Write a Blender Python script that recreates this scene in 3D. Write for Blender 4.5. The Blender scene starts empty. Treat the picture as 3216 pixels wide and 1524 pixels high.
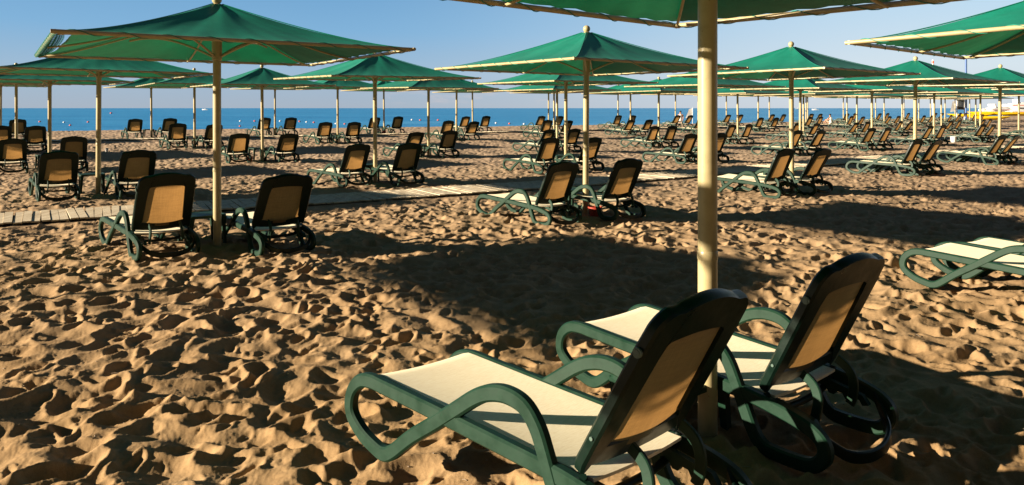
import bpy, bmesh, math, random
import numpy as np
from mathutils import Vector, Matrix
random.seed(7); rng = np.random.default_rng(11)
S = bpy.context.scene; COL = S.collection
R = math.radians
F = 2330.0; H = 1.7; CX = 1608.0            # focal length (px of the 3216 px frame), eye height
U = Vector((.809, .588)); V = Vector((-.588, .809))

# ------------------------------------------------------------------ helpers
def link(o): COL.objects.link(o); return o
def tag(o, label=None, cat=None, group=None, kind=None):
    if label: o['label'] = label
    if cat: o['category'] = cat
    if group: o['group'] = group
    if kind: o['kind'] = kind
    return o
def empty(name, loc, rz=0):
    o = bpy.data.objects.new(name, None); o.location = loc; o.rotation_euler = (0, 0, rz)
    o.empty_display_size = .1
    return link(o)
class MB:
    def __init__(s): s.v = []; s.f = []
    def add(s, vs, fs):
        n = len(s.v); s.v += [tuple(p) for p in vs]; s.f += [tuple(i + n for i in f) for f in fs]
    def sweep(s, path, prof, frames=None, closed=False, cap=True):
        """prof: list of (a,b) offsets; frames: list of (A,B) axes for each path point"""
        n = len(path); m = len(prof); vs = []
        for i, p in enumerate(path):
            A, B = frames[i]
            for a, b in prof: vs.append(Vector(p) + A * a + B * b)
        fs = []
        for i in range(n if closed else n - 1):
            j = (i + 1) % n
            for k in range(m):
                l = (k + 1) % m
                fs.append((i * m + k, i * m + l, j * m + l, j * m + k))
        if cap and not closed:
            fs.append(tuple(range(m))[::-1]); fs.append(tuple((n - 1) * m + k for k in range(m)))
        s.add(vs, fs)
    def tube(s, path, r, seg=8, closed=False, rad=None):
        path = [Vector(p) for p in path]; n = len(path); fr = []; prev = None
        for i in range(n):
            if closed: t = path[(i + 1) % n] - path[i - 1]
            else: t = path[min(i + 1, n - 1)] - path[max(i - 1, 0)]
            t.normalize()
            if prev is None:
                a = Vector((0, 0, 1)) if abs(t.z) < .9 else Vector((1, 0, 0))
                A = t.cross(a).normalized()
            else:
                A = (prev - t * prev.dot(t)).normalized()
            prev = A; fr.append((A, t.cross(A)))
        if rad:
            vs = []; m = seg
            for i, p in enumerate(path):
                for k in range(m):
                    w = 2 * math.pi * k / m; vs.append(p + fr[i][0] * rad[i] * math.cos(w) + fr[i][1] * rad[i] * math.sin(w))
            fs = [(i * m + k, i * m + (k + 1) % m, (i + 1) * m + (k + 1) % m, (i + 1) * m + k) for i in range(n - 1) for k in range(m)]
            fs += [tuple(range(m))[::-1], tuple((n - 1) * m + k for k in range(m))]
            s.add(vs, fs); return
        prof = [(r * math.cos(2 * math.pi * k / seg), r * math.sin(2 * math.pi * k / seg)) for k in range(seg)]
        s.sweep(path, prof, fr, closed)
    def box(s, c, d, M=None):
        c = Vector(c); vs = []
        for x in (-1, 1):
            for y in (-1, 1):
                for z in (-1, 1):
                    p = Vector((x * d[0] / 2, y * d[1] / 2, z * d[2] / 2))
                    if M: p = M @ p
                    vs.append(c + p)
        s.add(vs, [(0, 1, 3, 2), (4, 6, 7, 5), (0, 4, 5, 1), (2, 3, 7, 6), (0, 2, 6, 4), (1, 5, 7, 3)])
    def sphere(s, c, r, seg=12, rings=8, sc=(1, 1, 1)):
        vs = [(c[0], c[1], c[2] + r * sc[2])]
        for i in range(1, rings):
            a = math.pi * i / rings
            for k in range(seg):
                w = 2 * math.pi * k / seg
                vs.append((c[0] + r * sc[0] * math.sin(a) * math.cos(w), c[1] + r * sc[1] * math.sin(a) * math.sin(w), c[2] + r * sc[2] * math.cos(a)))
        vs.append((c[0], c[1], c[2] - r * sc[2])); L = len(vs) - 1
        fs = [(0, 1 + k, 1 + (k + 1) % seg) for k in range(seg)]
        for i in range(rings - 2):
            for k in range(seg):
                a = 1 + i * seg + k; b = 1 + i * seg + (k + 1) % seg
                fs.append((a, a + seg, b + seg, b))
        b0 = 1 + (rings - 2) * seg
        fs += [(L, b0 + (k + 1) % seg, b0 + k) for k in range(seg)]
        s.add(vs, fs)
    def lathe(s, prof, c=(0, 0, 0), seg=20):
        vs = []; n = len(prof)
        for r, z in prof:
            for k in range(seg):
                w = 2 * math.pi * k / seg; vs.append((c[0] + r * math.cos(w), c[1] + r * math.sin(w), c[2] + z))
        fs = [(i * seg + k, i * seg + (k + 1) % seg, (i + 1) * seg + (k + 1) % seg, (i + 1) * seg + k) for i in range(n - 1) for k in range(seg)]
        s.add(vs, fs)
    def mesh(s, name, mat, ang=35, smooth=True):
        me = bpy.data.meshes.new(name); me.from_pydata(s.v, [], s.f)
        bm = bmesh.new(); bm.from_mesh(me); bmesh.ops.recalc_face_normals(bm, faces=bm.faces); bm.to_mesh(me); bm.free()
        if smooth:
            me.polygons.foreach_set('use_smooth', [True] * len(me.polygons))
            me.set_sharp_from_angle(angle=R(ang))
        me.materials.append(mat); me.update()
        return me
def obj(name, me, parent=None, loc=None):
    o = bpy.data.objects.new(name, me)
    if parent: o.parent = parent
    if loc: o.location = loc
    return link(o)
def copy_tree(o, parent=None):
    c = o.copy(); COL.objects.link(c); c.parent = parent
    for ch in list(o.children): copy_tree(ch, c)
    return c
def catmull(P, n=6, closed=False):
    P = [Vector(p) for p in P]; out = []; N = len(P)
    for i in range(N if closed else N - 1):
        if closed: p0, p1, p2, p3 = P[i - 1], P[i], P[(i + 1) % N], P[(i + 2) % N]
        else: p0, p1, p2, p3 = P[max(i - 1, 0)], P[i], P[i + 1], P[min(i + 2, N - 1)]
        for k in range(n):
            t = k / n
            out.append(.5 * ((2 * p1) + (p2 - p0) * t + (2 * p0 - 5 * p1 + 4 * p2 - p3) * t * t + (-p0 + 3 * p1 - 3 * p2 + p3) * t ** 3))
    if not closed: out.append(P[-1])
    return out

# ------------------------------------------------------------------ materials
def newmat(name):
    m = bpy.data.materials.new(name); m.use_nodes = True; nt = m.node_tree
    b = nt.nodes['Principled BSDF']; return m, nt, b
def N(nt, t, **k):
    n = nt.nodes.new(t)
    for a, v in k.items():
        if a in n.inputs: n.inputs[a].default_value = v
        else: setattr(n, a, v)
    return n
def noise(nt, scale, detail=4, rough=.55, vec=None, dist=0):
    n = N(nt, 'ShaderNodeTexNoise'); n.inputs['Scale'].default_value = scale; n.inputs['Detail'].default_value = detail
    n.inputs['Roughness'].default_value = rough; n.inputs['Distortion'].default_value = dist
    if vec: nt.links.new(vec, n.inputs['Vector'])
    return n
def ramp(nt, src, stops):
    r = N(nt, 'ShaderNodeValToRGB'); e = r.color_ramp.elements
    while len(e) > 1: e.remove(e[0])
    e[0].position = stops[0][0]; e[0].color = (*stops[0][1], 1)
    for p, c in stops[1:]:
        q = e.new(p); q.color = (*c, 1)
    nt.links.new(src, r.inputs[0]); return r
def bump(nt, h, st, dist, b, prev=None):
    u = N(nt, 'ShaderNodeBump'); u.inputs['Strength'].default_value = st; u.inputs['Distance'].default_value = dist
    nt.links.new(h, u.inputs['Height'])
    if prev: nt.links.new(prev.outputs[0], u.inputs['Normal'])
    if b is not None: nt.links.new(u.outputs[0], b.inputs['Normal'])
    return u
def sc(c, k): return tuple(x * k for x in c)

def mat_sand():
    m, nt, b = newmat('sand'); g = N(nt, 'ShaderNodeNewGeometry').outputs['Position']
    n1 = noise(nt, 1.1, 6, .6, g); n2 = noise(nt, 240, 3, .75, g); n3 = noise(nt, 38, 6, .75, g)
    c1 = ramp(nt, n1.outputs[0], [(.3, (.315, .200, .093)), (.55, (.372, .245, .122)), (.75, (.43, .293, .155))])
    c2 = ramp(nt, n2.outputs[0], [(.22, (.45, .4, .36)), (.42, (.92, .92, .92)), (.6, (1, 1, 1)), (.74, (1.4, 1.36, 1.3))])
    c3 = ramp(nt, n3.outputs[0], [(.3, (.84, .82, .8)), (.65, (1.06, 1.06, 1.06))])
    # a touch of pink-grey with distance along the beach (paler away from the camera)
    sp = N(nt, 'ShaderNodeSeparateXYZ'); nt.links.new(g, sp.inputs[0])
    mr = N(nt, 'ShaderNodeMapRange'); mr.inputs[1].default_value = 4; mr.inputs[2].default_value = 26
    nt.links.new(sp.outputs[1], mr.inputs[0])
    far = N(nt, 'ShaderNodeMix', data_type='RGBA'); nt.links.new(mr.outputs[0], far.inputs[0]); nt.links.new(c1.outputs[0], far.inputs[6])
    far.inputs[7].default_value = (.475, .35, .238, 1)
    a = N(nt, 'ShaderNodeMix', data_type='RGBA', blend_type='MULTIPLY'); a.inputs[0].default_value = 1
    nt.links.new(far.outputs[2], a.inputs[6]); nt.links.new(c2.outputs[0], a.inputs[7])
    d = N(nt, 'ShaderNodeMix', data_type='RGBA', blend_type='MULTIPLY'); d.inputs[0].default_value = 1
    nt.links.new(a.outputs[2], d.inputs[6]); nt.links.new(c3.outputs[0], d.inputs[7])
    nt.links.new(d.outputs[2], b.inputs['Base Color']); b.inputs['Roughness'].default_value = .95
    b.inputs['Specular IOR Level'].default_value = .1
    u1 = bump(nt, n3.outputs[0], .4, .008, None); bump(nt, n2.outputs[0], .5, .003, b, u1)
    return m
def mat_plastic(name, col, rough=.42, dust=.35):
    m, nt, b = newmat(name); tc = N(nt, 'ShaderNodeTexCoord').outputs['Object']
    oi = N(nt, 'ShaderNodeObjectInfo')
    n1 = noise(nt, 7, 6, .65, tc); n2 = noise(nt, 60, 4, .7, tc)
    c = ramp(nt, n1.outputs[0], [(.35, sc(col, .8)), (.55, col), (.72, tuple(x * .6 + .10 * dust for x in sc(col, 1.5)))])
    d = ramp(nt, n2.outputs[0], [(.4, (.9, .9, .9)), (.62, (1, 1, 1)), (.75, (1.5, 1.45, 1.4))])
    a = N(nt, 'ShaderNodeMix', data_type='RGBA', blend_type='MULTIPLY'); a.inputs[0].default_value = 1
    nt.links.new(c.outputs[0], a.inputs[6]); nt.links.new(d.outputs[0], a.inputs[7])
    # sand dust settled low on the frame
    sp = N(nt, 'ShaderNodeSeparateXYZ'); nt.links.new(tc, sp.inputs[0])
    nt.links.new(a.outputs[2], b.inputs['Base Color'])
    rr = ramp(nt, n1.outputs[0], [(.3, (rough, ) * 3), (.7, (rough + .25, ) * 3)]); nt.links.new(rr.outputs[0], b.inputs['Roughness'])
    bump(nt, n2.outputs[0], .15, .002, b)
    return m
def mat_fabric_seat():
    m, nt, b = newmat('cream_textile'); tc = N(nt, 'ShaderNodeTexCoord').outputs['Object']
    mp = N(nt, 'ShaderNodeMapping'); mp.inputs['Scale'].default_value = (9, 90, 9); nt.links.new(tc, mp.inputs[0])
    n1 = noise(nt, 3, 5, .7, mp.outputs[0]); n2 = noise(nt, 2.6, 3, .5, tc)
    c = ramp(nt, n1.outputs[0], [(.30, (.70, .60, .39)), (.5, (.83, .75, .53)), (.68, (.90, .85, .66))])
    d = ramp(nt, n2.outputs[0], [(.3, (.90, .88, .84)), (.55, (1, 1, 1))])
    a = N(nt, 'ShaderNodeMix', data_type='RGBA', blend_type='MULTIPLY'); a.inputs[0].default_value = 1
    nt.links.new(c.outputs[0], a.inputs[6]); nt.links.new(d.outputs[0], a.inputs[7])
    nt.links.new(a.outputs[2], b.inputs['Base Color']); b.inputs['Roughness'].default_value = .6
    b.inputs['Specular IOR Level'].default_value = .3
    b.inputs['Sheen Weight'].default_value = .35; b.inputs['Sheen Roughness'].default_value = .5; b.inputs['Sheen Tint'].default_value = (1, .86, .6, 1)
    w = N(nt, 'ShaderNodeTexWave'); w.inputs['Scale'].default_value = 120; nt.links.new(tc, w.inputs[0])
    bump(nt, n1.outputs[0], .3, .002, b); return m
def translucent(name, dcol, tcol, fac, weave=160, amp=.25):
    m, nt, b = newmat(name); out = nt.nodes['Material Output']; nt.nodes.remove(b)
    tc = N(nt, 'ShaderNodeTexCoord').outputs['Object']
    n1 = noise(nt, weave, 3, .7, tc)
    mp = N(nt, 'ShaderNodeMapping'); mp.inputs['Scale'].default_value = (60, 3, 30); nt.links.new(tc, mp.inputs[0])
    n2 = noise(nt, 2, 4, .6, mp.outputs[0])
    mp2 = N(nt, 'ShaderNodeMapping'); mp2.inputs['Scale'].default_value = (3, 60, 60); nt.links.new(tc, mp2.inputs[0])
    n3 = noise(nt, 2, 4, .6, mp2.outputs[0])
    ad = N(nt, 'ShaderNodeMath', operation='ADD'); nt.links.new(n2.outputs[0], ad.inputs[0]); nt.links.new(n3.outputs[0], ad.inputs[1])
    ad2 = N(nt, 'ShaderNodeMath', operation='ADD'); nt.links.new(ad.outputs[0], ad2.inputs[0]); nt.links.new(n1.outputs[0], ad2.inputs[1])
    k = ramp(nt, ad2.outputs[0], [(0, (1, 1, 1)), (1, (1, 1, 1))])
    mr = N(nt, 'ShaderNodeMapRange'); nt.links.new(ad2.outputs[0], mr.inputs[0])
    for i, v in zip((1, 2, 3, 4), (1.15, 1.85, 1 - amp, 1 + amp)): mr.inputs[i].default_value = v
    nL = noise(nt, 1.7, 5, .6, tc, .4); mL = N(nt, 'ShaderNodeMapRange'); nt.links.new(nL.outputs[0], mL.inputs[0])
    for i, v in zip((1, 2, 3, 4), (.3, .7, .80, 1.14)): mL.inputs[i].default_value = v
    oi = N(nt, 'ShaderNodeObjectInfo'); mO = N(nt, 'ShaderNodeMapRange'); nt.links.new(oi.outputs['Random'], mO.inputs[0]); mO.inputs[3].default_value = .82; mO.inputs[4].default_value = 1.12
    p1 = N(nt, 'ShaderNodeMath', operation='MULTIPLY'); nt.links.new(mL.outputs[0], p1.inputs[0]); nt.links.new(mO.outputs[0], p1.inputs[1])
    p2 = N(nt, 'ShaderNodeMath', operation='MULTIPLY'); nt.links.new(p1.outputs[0], p2.inputs[0]); nt.links.new(mr.outputs[0], p2.inputs[1])
    def tint(col):
        x = N(nt, 'ShaderNodeMix', data_type='RGBA', blend_type='MULTIPLY'); x.inputs[0].default_value = 1
        x.inputs[6].default_value = (*col, 1); nt.links.new(p2.outputs[0], x.inputs[7]); return x.outputs[2]
    D = N(nt, 'ShaderNodeBsdfDiffuse'); T = N(nt, 'ShaderNodeBsdfTranslucent'); X = N(nt, 'ShaderNodeMixShader')
    nt.links.new(tint(dcol), D.inputs[0]); nt.links.new(tint(tcol), T.inputs[0])
    X.inputs[0].default_value = fac
    nt.links.new(D.outputs[0], X.inputs[1]); nt.links.new(T.outputs[0], X.inputs[2])
    G = N(nt, 'ShaderNodeBsdfGlossy'); G.inputs['Roughness'].default_value = .42; G.inputs[0].default_value = (.8, .9, .85, 1)
    FR = N(nt, 'ShaderNodeLayerWeight'); FR.inputs[0].default_value = .3
    FM = N(nt, 'ShaderNodeMath', operation='MULTIPLY'); nt.links.new(FR.outputs[1], FM.inputs[0]); FM.inputs[1].default_value = .22
    Y = N(nt, 'ShaderNodeMixShader'); nt.links.new(FM.outputs[0], Y.inputs[0]); nt.links.new(X.outputs[0], Y.inputs[1]); nt.links.new(G.outputs[0], Y.inputs[2])
    nt.links.new(Y.outputs[0], out.inputs[0]); nt.nodes.remove(k)
    return m
def mat_paint(name, col, rough=.4, wear=.35):
    m, nt, b = newmat(name); tc = N(nt, 'ShaderNodeTexCoord').outputs['Object']
    n1 = noise(nt, 9, 6, .6, tc); n2 = noise(nt, 48, 4, .65, tc)
    c = ramp(nt, n1.outputs[0], [(.3, sc(col, 1 - wear * .5)), (.5, col), (.75, sc(col, 1.08))])
    d = ramp(nt, n2.outputs[0], [(.285, (.45, .33, .22)), (.315, (.95, .92, .88)), (.36, (1, 1, 1)), (.7, (1, 1, 1))])
    a = N(nt, 'ShaderNodeMix', data_type='RGBA', blend_type='MULTIPLY'); a.inputs[0].default_value = 1
    nt.links.new(c.outputs[0], a.inputs[6]); nt.links.new(d.outputs[0], a.inputs[7])
    nt.links.new(a.outputs[2], b.inputs['Base Color']); b.inputs['Roughness'].default_value = rough
    bump(nt, n1.outputs[0], .12, .003, b); return m
def mat_wood():
    m, nt, b = newmat('weathered_wood'); tc = N(nt, 'ShaderNodeTexCoord').outputs['Object']
    mp = N(nt, 'ShaderNodeMapping'); mp.inputs['Scale'].default_value = (9, 1.0, 4); nt.links.new(tc, mp.inputs[0])
    n1 = noise(nt, 1.0, 3, .6, mp.outputs[0]); mp2 = N(nt, 'ShaderNodeMapping'); mp2.inputs['Scale'].default_value = (60, 3, 20); nt.links.new(tc, mp2.inputs[0])
    n2 = noise(nt, 2, 6, .7, mp2.outputs[0])
    c = ramp(nt, n1.outputs[0], [(.3, (.48, .39, .26)), (.5, (.64, .54, .38)), (.7, (.73, .64, .47))])
    d = ramp(nt, n2.outputs[0], [(.3, (.72, .7, .66)), (.6, (1.05, 1.04, 1.02))])
    a = N(nt, 'ShaderNodeMix', data_type='RGBA', blend_type='MULTIPLY'); a.inputs[0].default_value = 1
    nt.links.new(c.outputs[0], a.inputs[6]); nt.links.new(d.outputs[0], a.inputs[7])
    nt.links.new(a.outputs[2], b.inputs['Base Color']); b.inputs['Roughness'].default_value = .85
    bump(nt, n2.outputs[0], .4, .004, b); return m
def mat_sea():
    m, nt, b = newmat('sea_water'); g = N(nt, 'ShaderNodeNewGeometry').outputs['Position']
    mp = N(nt, 'ShaderNodeMapping'); mp.inputs['Scale'].default_value = (.045, .13, .1); mp.inputs['Rotation'].default_value = (0, 0, R(-12)); nt.links.new(g, mp.inputs[0])
    n1 = noise(nt, 1, 6, .65, mp.outputs[0])
    mp2 = N(nt, 'ShaderNodeMapping'); mp2.inputs['Scale'].default_value = (.5, 1.3, 1); mp2.inputs['Rotation'].default_value = (0, 0, R(-15)); nt.links.new(g, mp2.inputs[0])
    n2 = noise(nt, 1, 5, .65, mp2.outputs[0])
    mp3 = N(nt, 'ShaderNodeMapping'); mp3.inputs['Scale'].default_value = (.004, .016, .1); nt.links.new(g, mp3.inputs[0])
    n3 = noise(nt, 1, 4, .6, mp3.outputs[0])
    ad = N(nt, 'ShaderNodeMath', operation='ADD'); nt.links.new(n1.outputs[0], ad.inputs[0]); nt.links.new(n3.outputs[0], ad.inputs[1])
    c = ramp(nt, ad.outputs[0], [(.7, (.006, .085, .19)), (1.0, (.014, .13, .27)), (1.3, (.05, .21, .36))])
    hf = N(nt, 'ShaderNodeMath', operation='MULTIPLY'); hf.inputs[1].default_value = .5; nt.links.new(ad.outputs[0], hf.inputs[0])
    c = ramp(nt, hf.outputs[0], [(.36, (.008, .17, .42)), (.5, (.02, .26, .56)), (.66, (.09, .38, .68))])
    nt.links.new(c.outputs[0], b.inputs['Base Color']); b.inputs['Roughness'].default_value = .32
    b.inputs['IOR'].default_value = 1.33; b.inputs['Specular IOR Level'].default_value = .22
    u = bump(nt, n1.outputs[0], .6, 1.2, None); bump(nt, n2.outputs[0], .6, .25, b, u); return m

M_SAND = mat_sand()
M_GREEN = mat_plastic('green_resin', (.0055, .033, .0165), .38, .03)
M_GREEN_SHADED = mat_plastic('green_resin_shaded', (.0035, .014, .009), .25, .01)  # same green resin, base darkened so backrest and rear hoop look shaded
M_GREEN.node_tree.nodes['Principled BSDF'].inputs['Specular IOR Level'].default_value = .28
M_GREEN_SHADED.node_tree.nodes['Principled BSDF'].inputs['Specular IOR Level'].default_value = .22
M_SEAT = mat_fabric_seat()
M_BACK = translucent('amber_back_textile', (.22, .15, .075), (.40, .21, .065), .5, 220, .22)
M_CLOTH = translucent('green_shade_cloth', (.005, .27, .18), (.003, .17, .07), .36, 120, .14)
M_CREAM = mat_paint('cream_painted_steel', (.43, .355, .185), .34)
M_ROPE = mat_paint('teal_cord', (.01, .22, .15), .7)
M_WOOD = mat_wood(); M_SEA = mat_sea()
M_RED = mat_paint('terracotta_red_plastic', (.42, .05, .025), .5)
M_WHITE = mat_paint('white_paint', (.78, .78, .76), .45, .1)
M_YELLOW = mat_paint('yellow_plastic', (.95, .62, .01), .4, .1)
M_ORANGE = mat_paint('orange_red_plastic', (.75, .10, .03), .45, .1)
M_DARK = mat_paint('dark_grey_board', (.05, .06, .07), .6)
M_BLUE = mat_paint('blue_paint', (.03, .10, .30), .5)
M_SKIN = mat_paint('skin', (.42, .22, .14), .6, .1); M_HAIR = mat_paint('dark_hair', (.02, .015, .012), .7)
M_CAP = mat_plastic('grey_green_cap', (.10, .16, .13), .3)

# ------------------------------------------------------------------ terrain
SH_U = np.array([-200, 6.4, 22, 34.3, 49.3, 58.6, 99, 400]); SH_V = np.array([60, 54.7, 51.5, 48.5, 46.5, 46.0, 50, 90.])
def sst(a, b, x): t = np.clip((x - a) / (b - a), 0, 1); return t * t * (3 - 2 * t)
def macro(x, y):
    u = .809 * x + .588 * y; v = -.588 * x + .809 * y
    z = .30 * sst(21, 37, v)
    s = v - np.interp(u, SH_U, SH_V)
    z = z - .95 * sst(-2.5, 9, s)
    z = z + .12 * np.exp(-((x - .9) ** 2 + (y - 3.0) ** 2) / (2 * 1.1 ** 2))
    z = z + .03 * np.exp(-((x + 3.5) ** 2 + (y - 8.3) ** 2) / (2 * 1.6 ** 2))
    return z
PATH1 = [(-40, 14.6), (-2, 13.7), (1.5, 13.5), (6, 12.95), (11, 12.65), (17, 12.65), (25, 12.9), (40, 13.4), (70, 14.2)]   # (u, v) centre line
PATH2 = [(-40, 37.2), (8, 36.3), (25, 35.3), (60, 35.3), (120, 36)]
def path_v(P, u): return np.interp(u, [p[0] for p in P], [p[1] for p in P])

def make_tile(n=2000, size=20.0):
    dx = size / n
    kx = np.fft.fftfreq(n, dx)[:, None]; ky = np.fft.fftfreq(n, dx)[None, :]; k = np.sqrt(kx * kx + ky * ky) + 1e-6
    def field(k0, k1, p):
        w = rng.standard_normal((n, n)); f = np.fft.fft2(w)
        a = np.where((k > k0) & (k < k1), k ** (-p), 0); h = np.real(np.fft.ifft2(f * a)); return h / h.std()
    h = .020 * field(.15, 1.2, 1.0) + .030 * (.8 - np.abs(field(.7, 3.2, 1.4))) + .006 * field(1.5, 6, 1.3)
    N_ = 6800
    for i in range(N_):
        cx, cy = rng.random(2) * n
        a = rng.uniform(.10, .21) if i < 2400 or rng.random() < .30 else rng.uniform(.045, .11); bb = a * rng.uniform(.34, .72); dep = rng.uniform(.016, .055) * (a / .13) ** .75
        th = rng.uniform(0, math.pi) if rng.random() < .38 else rng.normal(.45, .35) + .35
        rad = int(a * 2.0 / dx) + 1
        ix = np.arange(int(cx) - rad, int(cx) + rad + 1); iy = np.arange(int(cy) - rad, int(cy) + rad + 1)
        X, Y = np.meshgrid((ix - cx) * dx, (iy - cy) * dx, indexing='ij')
        c, s = math.cos(th), math.sin(th); x = X * c + Y * s; y = -X * s + Y * c
        y = y + .25 * x * x / a * rng.uniform(-1, 1)
        wob = 1 + .12 * np.sin(3 * np.arctan2(y, x) + cx)
        r = np.sqrt((x / a) ** 2 + (y / bb) ** 2) / wob
        gi = np.ix_(ix % n, iy % n); P = h[gi]
        m = np.clip(1.25 - r, 0, 1); m = m * m * (3 - 2 * m)
        mean = P[r < 1].mean() if (r < 1).any() else 0
        tilt = rng.uniform(-.25, .25)
        dent = -dep * np.clip(1 - r ** 2.6, 0, 1) * (1 + 1.6 * tilt * x / a)
        rim = dep * .42 * np.exp(-(np.abs(r - 1.24) / .24) ** 1.5) * (1 + .9 * np.cos(np.arctan2(y, x) - rng.uniform(0, 6)))
        h[gi] = P * (1 - .5 * m) + mean * .5 * m + dent + rim
    for i in range(6500):      # crumbs and small heel marks
        cx, cy = rng.random(2) * n; a = rng.uniform(.018, .05); rad = int(a * 1.7 / dx) + 1
        ix = np.arange(int(cx) - rad, int(cx) + rad + 1); iy = np.arange(int(cy) - rad, int(cy) + rad + 1)
        X, Y = np.meshgrid((ix - cx) * dx, (iy - cy) * dx, indexing='ij'); th = rng.uniform(0, 3.14); e = rng.uniform(.5, 1)
        r = np.hypot((X * math.cos(th) + Y * math.sin(th)) / a, (-X * math.sin(th) + Y * math.cos(th)) / (a * e))
        h[np.ix_(ix % n, iy % n)] += rng.uniform(-.022, .012) * (a / .04) * np.clip(1 - r ** 2, 0, 1)
    # slump to the angle of repose
    lim = math.tan(R(36)) * dx
    for it in range(16):
        for ax in (0, 1):
            d = np.roll(h, -1, ax) - h
            ex = np.clip(np.abs(d) - lim, 0, None) * np.sign(d) * .24
            h += ex; h -= np.roll(ex, 1, ax)
    hf = np.fft.fft2(h); h = np.real(np.fft.ifft2(hf * np.exp(-(k * .0055 * 2 * math.pi) ** 2 / 2)))
    h += .0017 * field(8, 45, .6)
    h -= h.mean()
    return h
TILE = make_tile(); TN = TILE.shape[0]; TDX = 20.0 / TN
def sample(x, y):
    a = 0; fx = x * 1.42 / TDX; fy = y * 1.42 / TDX
    fx = fx + 500; x0 = np.floor(fx).astype(int); y0 = np.floor(fy).astype(int); tx = fx - x0; ty = fy - y0
    x0 %= TN; y0 %= TN; x1 = (x0 + 1) % TN; y1 = (y0 + 1) % TN
    return (TILE[x0, y0] * (1 - tx) + TILE[x1, y0] * tx) * (1 - ty) + (TILE[x0, y1] * (1 - tx) + TILE[x1, y1] * tx) * ty
def ground(x, y):
    x = np.asarray(x, float); y = np.asarray(y, float)
    u = .809 * x + .588 * y; v = -.588 * x + .809 * y
    k = np.ones_like(x)
    for P, w in ((PATH1, .72), (PATH2, .62)):
        d = np.abs(v - path_v(P, u)); k = k * (.24 + .76 * sst(w, w + .25, d))
    s = v - np.interp(u, SH_U, SH_V); wet = sst(-2.0, 1.5, s)
    k = k * (1 - .9 * wet)
    amp = .66 - .20 * sst(7, 20, y)
    big = .02 * np.sin(x * .9 + 1.3 * np.sin(y * .5)) * np.sin(y * .8 + .7)
    return macro(x, y) + sample(x, y) * k * amp + big * k
def gz(x, y): return float(macro(np.array([x]), np.array([y]))[0])

def build_sand():
    ts = np.concatenate([np.arange(-1.7, -.78, .005), np.arange(-.78, .78, .0014), np.arange(.78, 1.5, .006)])
    ys = [.7]
    while ys[-1] < 150:
        y = ys[-1]; ys.append(y * (1.012 if y < 2.3 else 1.0036 if y < 12 else 1.0052 if y < 60 else 1.012))
    ys = np.array(ys); Yg, T = np.meshgrid(ys, ts, indexing='ij')
    Xg = T * (Yg + .4); Z = ground(Xg, Yg)
    nr, nc = Xg.shape; co = np.empty((nr * nc, 3), np.float32)
    co[:, 0] = Xg.ravel(); co[:, 1] = Yg.ravel(); co[:, 2] = Z.ravel()
    i = np.arange(nr - 1)[:, None] * nc + np.arange(nc - 1)[None, :]
    q = np.stack([i, i + 1, i + nc + 1, i + nc], -1).reshape(-1, 4).astype(np.int32)
    me = bpy.data.meshes.new('beach_sand'); me.vertices.add(len(co)); me.vertices.foreach_set('co', co.ravel())
    me.loops.add(q.size); me.loops.foreach_set('vertex_index', q.ravel())
    me.polygons.add(len(q)); me.polygons.foreach_set('loop_start', np.arange(0, q.size, 4, dtype=np.int32))
    me.update(calc_edges=True)
    me.polygons.foreach_set('use_smooth', np.ones(len(q), bool)); me.materials.append(M_SAND); me.update()
    o = obj('beach_sand', me); tag(o, 'churned golden brown beach sand full of footprints', 'sand', kind='structure')
    b = MB(); b.add([(-120, -40, -.22), (120, -40, -.22), (120, 25, -.22), (-120, 25, -.22)], [(0, 1, 2, 3)])
    o = obj('ground', b.mesh('ground', M_SAND)); tag(o, 'sand ground underneath and around the beach', 'ground', kind='structure')
    b = MB(); b.add([(-60000, 20, -.5), (60000, 20, -.5), (60000, 60000, -.5), (-60000, 60000, -.5)], [(0, 1, 2, 3)])
    o = obj('sea', b.mesh('sea', M_SEA)); tag(o, 'deep blue calm sea reaching the horizon', 'sea', kind='structure')
build_sand()

def boardwalk(P, u0, u1, w, name, label, pitch=.118):
    b = MB(); u = u0; r = random.Random(3)
    while u < u1:
        v = float(path_v(P, u)); dv = float(path_v(P, u + .1)) - v; ang = math.atan2(.588, .809) + math.atan2(dv, .1)
        ang += r.uniform(-.022, .022)
        c = U * u + V * v; x, y = c.x, c.y; z = gz(x, y) + .036 + r.uniform(-.006, .008)
        Mx = Matrix.Rotation(ang, 3, 'Z') @ Matrix.Rotation(r.uniform(-.012, .012), 3, 'Y')
        ww = w * (1 + r.uniform(-.012, .012))
        b.box((x + r.uniform(-.01, .01), y, z), (pitch - .010, ww, .022), Mx)
        u += pitch
    o = obj(name, b.mesh(name, M_WOOD, smooth=False)); tag(o, label, 'boardwalk', kind='structure')
boardwalk(PATH1, -9, 62, 1.28, 'boardwalk_path', 'pale wooden plank path crossing the beach between the second and third parasol rows')
boardwalk(PATH2, -14, 80, 1.1, 'boardwalk_path', 'pale far plank path running just this side of the last parasol row before the sea')

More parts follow.
